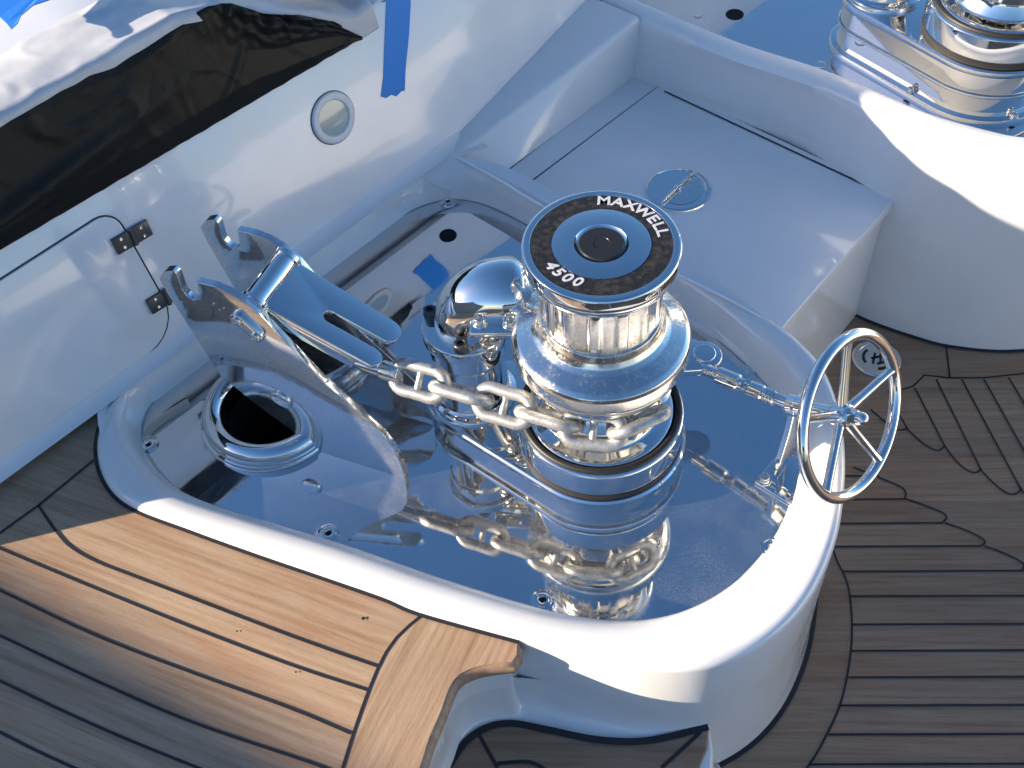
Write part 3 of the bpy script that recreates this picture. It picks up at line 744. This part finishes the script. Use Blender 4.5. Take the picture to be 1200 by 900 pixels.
# pin retainer on the near cheek with two screws, and the pivot boss
bm = BM(); RM = frame((SP(-.005,0,.292)-SP(-.075,0,.345)).normalized(), V((0,0,1)).cross(Sn)*0+Sn.cross((SP(-.005,0,.292)-SP(-.075,0,.345)).normalized())*1, -Sn, SP(-.048, -.0005, .322))
a_, b_ = spz(281, 371), spz(303, 390); c0 = ((a_[0]+b_[0])/2, (a_[1]+b_[1])/2); ang = atan2(b_[1]-a_[1], b_[0]-a_[0]); hl = hypot(b_[0]-a_[0], b_[1]-a_[1])/2
RM = frame(Sd*cos(ang)+V((0,0,1))*sin(ang), -Sd*sin(ang)+V((0,0,1))*cos(ang), -Sn, SP(c0[0], 0, c0[1]))
if RM.to_3x3().determinant() < 0: pass
prism(bm, ccw(arcp(hl, 0, .0125, -90, 90)+arcp(-hl, 0, .0125, 90, 270)), -.001, .009, RM, bev=.002)
ret = obj('pin_retainer', bm, CHROME, stp)
for sx in (-hl, hl):
    bm = BM(); lathe(bm, rp([(.0085, .009), (.0085, .013), (.007, .014), (.004, .014), (.004, .011), (0, .011)], .0006), 24, RM @ Matrix.Translation((sx, 0, 0))); obj('retainer_screw', bm, WORN, ret)
kb = spz(330, 468); KM = frame(Sd, V((0, 0, 1)), -Sn, SP(kb[0], 0, kb[1]))
bm = BM(); lathe(bm, rp([(.020, -.001), (.020, .003), (.0175, .0055), (.010, .0065), (.004, .0065), (.0035, .004), (0, .004)], .002), 40, KM); obj('pivot_boss', bm, CHROME, stp)
bm = BM()
for x, y in [(250,356),(257,363),(262,361)]:
    s_, z_ = spz(x, y); lathe(bm, [(.0022, 0), (.0018, .0012), (0, .0014)], 10, frame(Sd, V((0, 0, 1)), -Sn, SP(s_, 0, z_)))
obj('rivets', bm, WORN, stp)

# hawse pipe
hp = empty('hawse_pipe', (hx, hy, 0), 'flared polished hawse pipe mouth with a dark hole in the tub floor beside the stopper', 'hawse pipe')
HM = Matrix.Translation((hx, hy, 0))
prof = [(.128, .0005), (.1285, .004), (.126, .009), (.1225, .0105), (.1215, .013)] + [(.1025+.0190*cos(a), .018+.0190*sin(a)) for a in [radians(-10+10*i) for i in range(20)]] + [(.0835, .006), (.083, -.04), (.083, -.30)]
bm = BM(); lathe(bm, prof, 128, HM); obj('lip', bm, CHROME, hp, angle=40)
bm = BM(); lathe(bm, [(.0822, -.012), (.0822, -.30), (0, -.30)], 64, HM); obj('bore', bm, HOLE, hp)

# ============================================================ CHAIN
chain = empty('anchor_chain', (-.214, -.024, .20), 'galvanised stud link chain from the stopper fork round the front of the windlass', 'chain')
PR = .1165; st = V((-.351, .046, 0)); tp_a = radians(-116)
nvec = V((-.441, -.898, 0)); tanp = nvec*PR; 
def path(s):
    """position and tangent along the chain; s=0 at the fork"""
    p0 = tanp + Sd*(-1)*((tanp-st).length)
    L = (tanp-st).length
    if s < L: return V((p0.x, p0.y, .213-.004*s/L))+Sd*s, Sd
    a = atan2(nvec.y, nvec.x)+(s-L)/PR
    return V((PR*cos(a), PR*sin(a), .209)), V((-sin(a), cos(a), 0))
def link_bm(M_, wr=.0098, hl=.0262, hw=.0222, stud=True):
    bm = BM(); pts = []
    for i in range(12): a = -90+180*i/11; pts.append((hl-.004+hw*cos(radians(a))*1.0, hw*sin(radians(a))))
    for i in range(12): a = 90+180*i/11; pts.append((-hl+.004+hw*cos(radians(a)), hw*sin(radians(a))))
    # gently waisted long sides
    full = []
    for i, p in enumerate(pts):
        full.append(p)
        if i == 11: full += [(.008, hw-.0008), (-.008, hw-.0008)]
        if i == 23: full += [(-.008, -hw+.0008), (.008, -hw+.0008)]
    tube(bm, [M_ @ V((x, y, 0)) for x, y in full], wr, 14, True)
    if stud: tube(bm, [M_ @ V((0, y, 0)) for y in (-hw+.001, -hw+.007, 0, hw-.007, hw-.001)], [.0085, .0062, .0056, .0062, .0085], 14)
    return bm
pitch = .0715; k = 0; s = .078
while k < 6:
    p, t = path(s+pitch*k); roll = radians(45 if k % 2 == 0 else -45)
    up = V((0, 0, 1)); lat = up.cross(t).normalized()      # lat: away from the camera side
    nrm = (up*cos(roll) - lat*sin(roll)); yv = nrm.cross(t).normalized()
    obj('chain_link', link_bm(frame(t, yv, nrm, p)), GALV, chain, angle=60); k += 1
# swivel end held in the fork
p, t = path(.024); bm = BM()
tube(bm, [p-t*.055, p-t*.03, p-t*.01, p+t*.012], [.010, .0125, .0125, .010], 24)
tube(bm, [p+V((0,0,-.014))+t*.016, p+V((0,0,.014))+t*.016], .008, 16)
lathe(bm, rp([(.0, -.016), (.016, -.016), (.016, .016), (0, .016)], .003), 28, zframe(t, p+t*.004)); obj('swivel', bm, WORN, chain)

# ============================================================ HANDWHEEL
HC = V((.361, -.124, .197)); HN = V((.641, -.633, .433)).normalized(); HR = .1245
hw = empty('brake_handwheel', (.30, -.13, 0), 'five spoke stainless handwheel on a jointed shaft at the right end of the tub', 'handwheel')
X = HN.cross(V((0, 0, 1))).normalized(); Y = HN.cross(X).normalized()
if Y.z < 0: Y = -Y
bm = BM(); tube(bm, [HC+HR*(cos(a)*X+sin(a)*Y) for a in [2*pi*i/96 for i in range(96)]], .0094, 20, True)
rim_ = obj('wheel_rim', bm, CHROME, hw, angle=60)
hub = HC-HN*.016
ends_px = [(978,420),(1041,438),(1008,562),(950,540)]
def wang(x, y):
    d = ray(x, y); s_ = (HC-CAM).dot(HN)/d.dot(HN); q = CAM+d*s_-HC; return atan2(q.dot(Y), q.dot(X))
base_a = wang(1041, 438)
for i in range(5):
    a = base_a+2*pi*i/5; e = HC+HR*(cos(a)*X+sin(a)*Y); dirr = (e-hub).normalized()
    bm = BM(); tube(bm, [hub+dirr*.008, hub+dirr*.045, e-dirr*.02, e-dirr*.003], [.0082, .0070, .0068, .0080], 14); obj('spoke', bm, CHROME, hw, angle=60)
bm = BM(); tube(bm, [hub-HN*.014, hub-HN*.010, hub+HN*.012, hub+HN*.014], [.015, .0175, .0175, .015], 32)
tube(bm, [hub+HN*.014, hub+HN*.028], .0125, 6)
lathe(bm, rp([(.0105, 0), (.0105, .010), (.007, .016), (0, .018)], .003), 24, zframe(HN, hub+HN*.027)); obj('hub', bm, CHROME, hw, angle=30)
UJ = V((.281, -.045, .150)); SH0 = V((.186, .042, .128)); SH1 = V((.262, -.026, .142))
bm = BM(); brg = hub-HN*.078
tube(bm, [hub-HN*.012, brg-HN*.012], .0125, 28); tube(bm, [brg-HN*.014, brg-HN*.010, brg+HN*.016, brg+HN*.020], [.016, .0195, .0195, .016], 32)
obj('wheel_shaft', bm, CHROME, hw, angle=30)
ds = (SH1-SH0).normalized()
bm = BM(); tube(bm, [SH0-ds*.05, SH0+ds*.012], .0085, 24)
for i in range(5): tube(bm, [SH0+ds*(-.008+.005*i), SH0+ds*(-.005+.005*i)], .0105, 24)
tube(bm, [SH0+ds*.014, SH0+ds*.017, SH0+ds*.052, SH0+ds*.055], [.012, .0145, .0145, .012], 32)
obj('drive_shaft', bm, CHROME, hw, angle=30)
bm = BM(); m1 = SH0+ds*.055
tube(bm, [m1, m1+ds*.006], .0105, 24); mid = (m1+ds*.012)
dj = (brg-HN*.014-mid).normalized(); 
box(bm, 0, 0, .004, .022, .007, .022, zframe(ds, mid), .002)
ej = brg-HN*.014
tube(bm, [mid+dj*.004, mid+dj*.007, mid+dj*.030, mid+dj*.033], [.010, .0128, .0128, .010], 28)
for q in (.036, .042, .048): 
    if q < (ej-mid).length: tube(bm, [mid+dj*q, mid+dj*(q+.004)], .0135, 28)
tube(bm, [mid+dj*.03, ej], .0105, 28)
lathe(bm, rp([(.0, -.014), (.006, -.014), (.006, .014), (0, .014)], .001), 16, zframe(ds.cross(dj) if ds.cross(dj).length > .05 else V((0,0,1)), mid+dj*.002)); obj('universal_joint', bm, CHROME, hw, angle=30)
# bracket
bp0, bp1, bp2 = at(900,577,.008), at(917,560,.008), at(958,602,.008)
ba = atan2(bp2.y-bp0.y, bp2.x-bp0.x); BMx = Matrix.Translation((.300, -.088, 0)) @ Matrix.Rotation(atan2(HN.y, HN.x)+pi/2*0, 4, 'Z')
bm = BM(); box(bm, .004, 0, .004, .072, .100, .008, BMx, .002); br = obj('bracket_foot', bm, CHROME, hw)
hb = V((brg.x, brg.y, 0)); hz = V((HN.x, HN.y, 0)).normalized(); ly = V((-hz.y, hz.x, 0))
bm = BM(); WMx = frame(ly, V((0, 0, 1)), hz, V((brg.x, brg.y, 0))-hz*.004)
prism(bm, ccw([(-.036, .004), (.036, .004), (.030, .03), (.020, .10), (.018, brg.z)] + arcp(0, brg.z, .020, 0, 180, 12) + [(-.018, brg.z), (-.020, .10), (-.030, .03)]), 0, .009, WMx, bev=.0015); obj('bracket_web', bm, CHROME, hw)
for sy in (-.038, .038):
    bm = BM(); hexbolt(bm, BMx @ Matrix.Translation((-.021, sy, .008)), .008, .012); obj('bracket_bolt', bm, WORN, br)

# ============================================================ SECOND WINDLASS, built the same way
W2 = (.865, .750, PZ)
w2_, _, T2 = windlass(W2, radians(-14), 'second polished windlass, only its base showing in the upper right corner', False, .07)

bm = BM(); B2 = Matrix.Translation(W2) @ Matrix.Rotation(radians(-14), 4, 'Z')
def tear_(R1, R2, mx=-.205, my=.106):
    dd = hypot(mx, my); a0 = atan2(my, mx); al = math.acos((R1-R2)/dd)
    return ccw([(R1*cos(a), R1*sin(a)) for a in [a0+al+(2*pi-2*al)*i/90 for i in range(91)]] + [(mx+R2*cos(a), my+R2*sin(a)) for a in [a0-al+2*al*i/36 for i in range(37)]])
t0 = tear_(.150, .090); prism(bm, t0, .0, .010, B2, bev=.002); obj('base_flange', bm, CHROME, w2_)
bm = BM(); t1 = tear_(.137, .077)
loft(bm, [[B2 @ V(p) for p in r3(offset(t1, o), z)] for o, z in [(0, .052), (.003, .053), (.0035, .056), (.003, .059), (0, .060)]]); obj('side_bead', bm, CHROME, w2_)
tr_ = resample(tear_(.145, .085), 22)[3:22:6]
for q in tr_:
    bm = BM(); lathe(bm, rp([(.0085, .010), (.0085, .013), (.0065, .014), (.0065, .020), (.004, .020), (.004, .016), (0, .016)], .0006), 20, B2 @ Matrix.Translation((q[0], q[1], 0))); obj('flange_bolt', bm, WORN, w2_)
for px, py in [(1100,36),(1166,56)]:
    q_ = at(px, py, PZ+.07+.06); bm = BM(); lathe(bm, rp([(.014, -.013), (.014, -.008), (.011, -.007), (.011, .012), (.007, .012), (.007, .004), (0, .004)], .001), 24, Matrix.Translation((q_.x, q_.y, q_.z))); obj('cover_bolt', bm, CHROME, w2_)
# deck filler cap with black marks
p = at(1027, 421, DZ); fc = empty('deck_filler_cap', (p.x, p.y, DZ), 'round steel deck filler cap with black marks seen through the handwheel', 'filler cap')
T = Matrix.Translation((p.x, p.y, DZ))
bm = BM(); lathe(bm, rp([(.052, .001), (.052, .0035), (.048, .006), (.040, .006), (.039, .0045), (.0, .0045)], .001), 56, T); obj('cap', bm, WORN, fc)
bm = BM()
for (a0_, a1_, r_) in [(120, 200, .028), (20, 70, .030), (-100, -40, .030)]:
    strip(bm, [(p.x+r_*cos(radians(a)), p.y+r_*sin(radians(a))) for a in [a0_+(a1_-a0_)*i/10 for i in range(11)]], .006, DZ+.0056)
for q0, q1 in [((-.012,-.014),(.000,.014)), ((.004,-.014),(.012,.012)), ((-.012,.0),(.010,.004)), ((-.004,-.016),(.014,-.012))]:
    strip(bm, [(p.x+q0[0], p.y+q0[1]), (p.x+q1[0], p.y+q1[1])], .005, DZ+.0058)
obj('markings', bm, BLK, fc, recalc=True)

# ============================================================ PLASTIC, TARP, TAPE on the bulwark
def cap_uo(x, y, z=.385): q = at(x, y, z)-A0; return (q.dot(BD), q.dot(BN)-(z-.07)*math.tan(LEAN))
bnd = [uv(x, y) for x, y in [(-60,152),(0,130),(50,112),(100,84),(130,74),(190,35),(240,6),(262,2),(300,14),(340,16),(385,24),(419,42)]]
bnd.sort(key=lambda q: q[0])
def bw(u):
    if u <= bnd[0][0]: return bnd[0][1]
    for a, b in zip(bnd, bnd[1:]):
        if u <= b[0]: return a[1]+(b[1]-a[1])*(u-a[0])/max(1e-6, b[0]-a[0])
    return bnd[-1][1]
def cap_pt(u, o, h): b = A0+BD*u; return V((b.x, b.y, 0))+BN*((ztop(u)-.07)*math.tan(LEAN)+o)+V((0, 0, ztop(u)+h))
def sheet(name, u0, u1, nu, nv, of, hf, m_, label, catg, thick=.0015):
    bm = BM(); g = []
    for i in range(nu+1):
        u = u0+(u1-u0)*i/nu; g.append([bm.verts.new(cap_pt(u, *(lambda o: (o, hf(u, o, j/nv)))(of(u, j/nv)))) for j in range(nv+1)])
    for i in range(nu):
        for j in range(nv): bm.faces.new((g[i][j], g[i+1][j], g[i+1][j+1], g[i][j+1]))
    o = obj(name, bm, m_, angle=80); 
    md = o.modifiers.new('thickness', 'SOLIDIFY'); md.thickness = thick; md.offset = 1
    return tag(o, label, catg)
def wr(u, o, f=1.0):
    # long folds running roughly along the rail, with a few sharp creases across them
    a = noise.noise(V((u*3.0+o*2, o*9-u*2, 2)))*.008
    c1 = 1-min(1, abs(noise.noise(V((u*4.5-o*7, o*5+u*3.5, 5))))*7); c2 = 1-min(1, abs(noise.noise(V((u*8+o*9, o*7-u*5, 9))))*9)
    return (a + c1*.0028 + c2*.0016 + noise.noise(V((u*30, o*34, 1)))*.0007)*f
U_END = uv(419, 42)[0]
lo_a, lo_b = uv(0, 292), uv(418, 47)
bm = BM(); g = []; NU, NV = 300, 80
for i in range(NU+1):
    u = -.25+(U_END+.25)*i/NU; v0 = lo_a[1]+(lo_b[1]-lo_a[1])*(u-lo_a[0])/(lo_b[0]-lo_a[0]); v1 = max(v0+.006, bw(u))
    v0 += .0012*noise.noise(V((u*40, 0, 0))); row = []
    for j in range(NV+1):
        t = j/NV; v = v0+(v1-v0)*t; edge = min(1, t*5)*min(1, .3+(1-t)*6)
        ruff = max(0, 1-abs(u-.80)/.16)*max(0, t-.5)*.050*(1+.9*noise.noise(V((u*70, t*8, 0))))
        h = .0022+edge*(.007+wr(u, v*.8, .8)+.010*math.exp(-((v-.35-.10*(u-.1))/.018)**2)*max(0, 1-abs(u-.25)/.4))+max(0, ruff)
        row.append(bm.verts.new(W(u, v)+BIN*max(.002, h)))
    g.append(row)
for i in range(NU):
    for j in range(NV): bm.faces.new((g[i][j], g[i+1][j], g[i+1][j+1], g[i][j+1]))
o = obj('plastic_sheet', bm, FILM, angle=80); md = o.modifiers.new('thickness', 'SOLIDIFY'); md.thickness = .001; md.offset = -1
tag(o, 'shiny black plastic sheet hanging wrinkled over the upper part of the bulwark', 'plastic sheet')
# white sheet: starts over the upper edge of the black film, goes over the bulwark top and outward
bm = BM(); g = []; NU, NV = 220, 70
for i in range(NU+1):
    u = -.25+(.99+.25)*i/NU; vt = (ztop(u)-.07)/cos(LEAN); vs0 = min(bw(u), vt)-.005+.004*noise.noise(V((u*22, 4, 0))); row = []
    topP = W(u, vt)
    for j in range(NV+1):
        t = j/NV
        if t < .15:
            v = vs0+(vt+.004-vs0)*t/.15; p = W(u, v)+BIN*(.0115+.004*noise.noise(V((u*9, v*20, 0))))
        else:
            q = (t-.15)/.85; d_ = q*.62; p = topP+BN*(d_-.010)+V((0, 0, .014+.010*sin(min(1, q*8)*pi/2)+wr(u*.7, d_*.9, .9)-.10*q-.9*max(0, q-.7)**1.3))
        row.append(bm.verts.new(p))
    g.append(row)
for i in range(NU):
    for j in range(NV): bm.faces.new((g[i][j], g[i+1][j], g[i+1][j+1], g[i][j+1]))
o = obj('white_tarp', bm, TARP, angle=80); md = o.modifiers.new('thickness', 'SOLIDIFY'); md.thickness = .0015; md.offset = -1
tag(o, 'creased white sheet covering the top of the bulwark above the black plastic', 'tarp')
sheet('clear_film', U_END-.10, U_END+.05, 50, 30, lambda u, t: .0+t*.24, lambda u, o, t: .036+wr(u*1.5, o*1.5, 1.0), CLEAR, 'crumpled clear film at the right end of the black plastic', 'plastic film', .001)
# blue sheet scrap at the far left
bm = BM(); bs = [at(x, y, .60) for x, y in [(-30,-30),(70,-30),(62,0),(40,8),(25,18),(22,30),(14,36),(8,28),(0,20),(-30,14)]]
vv = [bm.verts.new(V((q.x, q.y, q.z+.006*noise.noise(V((q.x*30, q.y*30, 0)))))) for q in bs]; bm.faces.new(vv)
o = obj('blue_sheet_scrap', bm, BTARP, smooth=False); md = o.modifiers.new('thickness', 'SOLIDIFY'); md.thickness = .002
tag(o, 'corner of a blue plastic sheet lying on the white tarp at the top left', 'plastic sheet')
# tape on wall
tp = [uv(x, y) for x, y in [(452.5,2),(450,60),(449,90),(446,113),(452,115),(458,111),(464,113),(470,107),(474,106),(475,80),(479,40),(481,2)]]
top_v = .335
tp = [(tp[0][0]-.012, top_v)] + tp + [(tp[-1][0]-.0, top_v)]
bm = BM(); prism(bm, ccw(tp), .0004, .0014, WM); o = obj('blue_tape', bm, BLUE, smooth=False); tag(o, 'strip of blue masking tape hanging down the white bulwark', 'tape')

# ============================================================ OFF-FRAME SURROUNDINGS
bm = BM(); fill(bm, [(-400,-400), (400,-400), (400,400), (-400,400)], (), -1.9)
WAT = mat('harbour_water', (.02,.045,.06), .08); bump(WAT, noi(WAT, coords(WAT), 2.2, 4), .5, .08)
tag(obj('water', bm, WAT, smooth=False), kind='structure')
# unseen gabled block added to throw the soft shadow across the raised deck
sa, sb = at(20, 662, UZ), at(410, 905, UZ)
XS = -6.2
def back_to(P): t_ = (XS-P.x)/SD.x; return P+SD*t_
ea, eb = back_to(sa), back_to(sb); slope = (eb.z-ea.z)/(eb.y-ea.y)
yl = ea.y+.25; zl = ea.z+slope*.25; yr = ea.y-5.0; zr = ea.z+slope*-5.0
blocker = empty('shadow_blocker', (XS-1.5, (yl+yr)/2, -1.9), 'added grey gabled block, out of view on the left, casting the soft shadow on the raised deck', 'blocker')
GREY = mat('blocker_side', (.22,.23,.24), .6); TOP_SLAB = mat('blocker_top', (.10,.10,.11), .6)
bm = BM(); SM = frame((0, 1, 0), (0, 0, 1), (1, 0, 0), (0, 0, 0))
gable = ccw([(yl, -1.9), (yl, zl-.04), (yr, zr-.04), (yr-5.0, zl-.04), (yr-5.0, -1.9)])
prism(bm, gable, XS-5, XS-.05, SM); obj('wall', bm, GREY, blocker)
bm = BM(); rf = ccw([(yl+.12, zl+slope*.12*1), (yr, zr), (yr-5.12, zl), (yr-5.12, zl-.06), (yr, zr-.07), (yl+.12, zl+slope*.12-.06)])
prism(bm, rf, XS-5.1, XS, SM); obj('top_slab', bm, TOP_SLAB, blocker)
# deckhouse behind the camera
dh = empty('deckhouse', (1.0, -4.6, DZ), 'white deckhouse with dark windows behind the viewer', 'deckhouse')
bm = BM(); box(bm, .6, -8.4, .60, 4.4, 2.2, 1.9, bev=.12); obj('body', bm, GEL, dh)
for i in range(4):
    bm = BM(); prism(bm, rrect(-1.35+i*1.0, .95, -.50+i*1.0, 1.5, .08), 0, .012, frame((1, 0, 0), (0, 0, 1), (0, 1, 0), (0, -7.3, -.15))); obj('window', bm, BLK, dh)
# far-side bulwark
bw2 = empty('far_bulwark', (2.7, 0, DZ), 'white bulwark on the other side of the deck, beyond the right edge', 'bulwark')
bm = BM(); box(bm, 2.9, -.8, .0, .12, 6.5, .8, Matrix.Rotation(radians(12), 4, 'Z'), .03); obj('wall', bm, GEL, bw2)
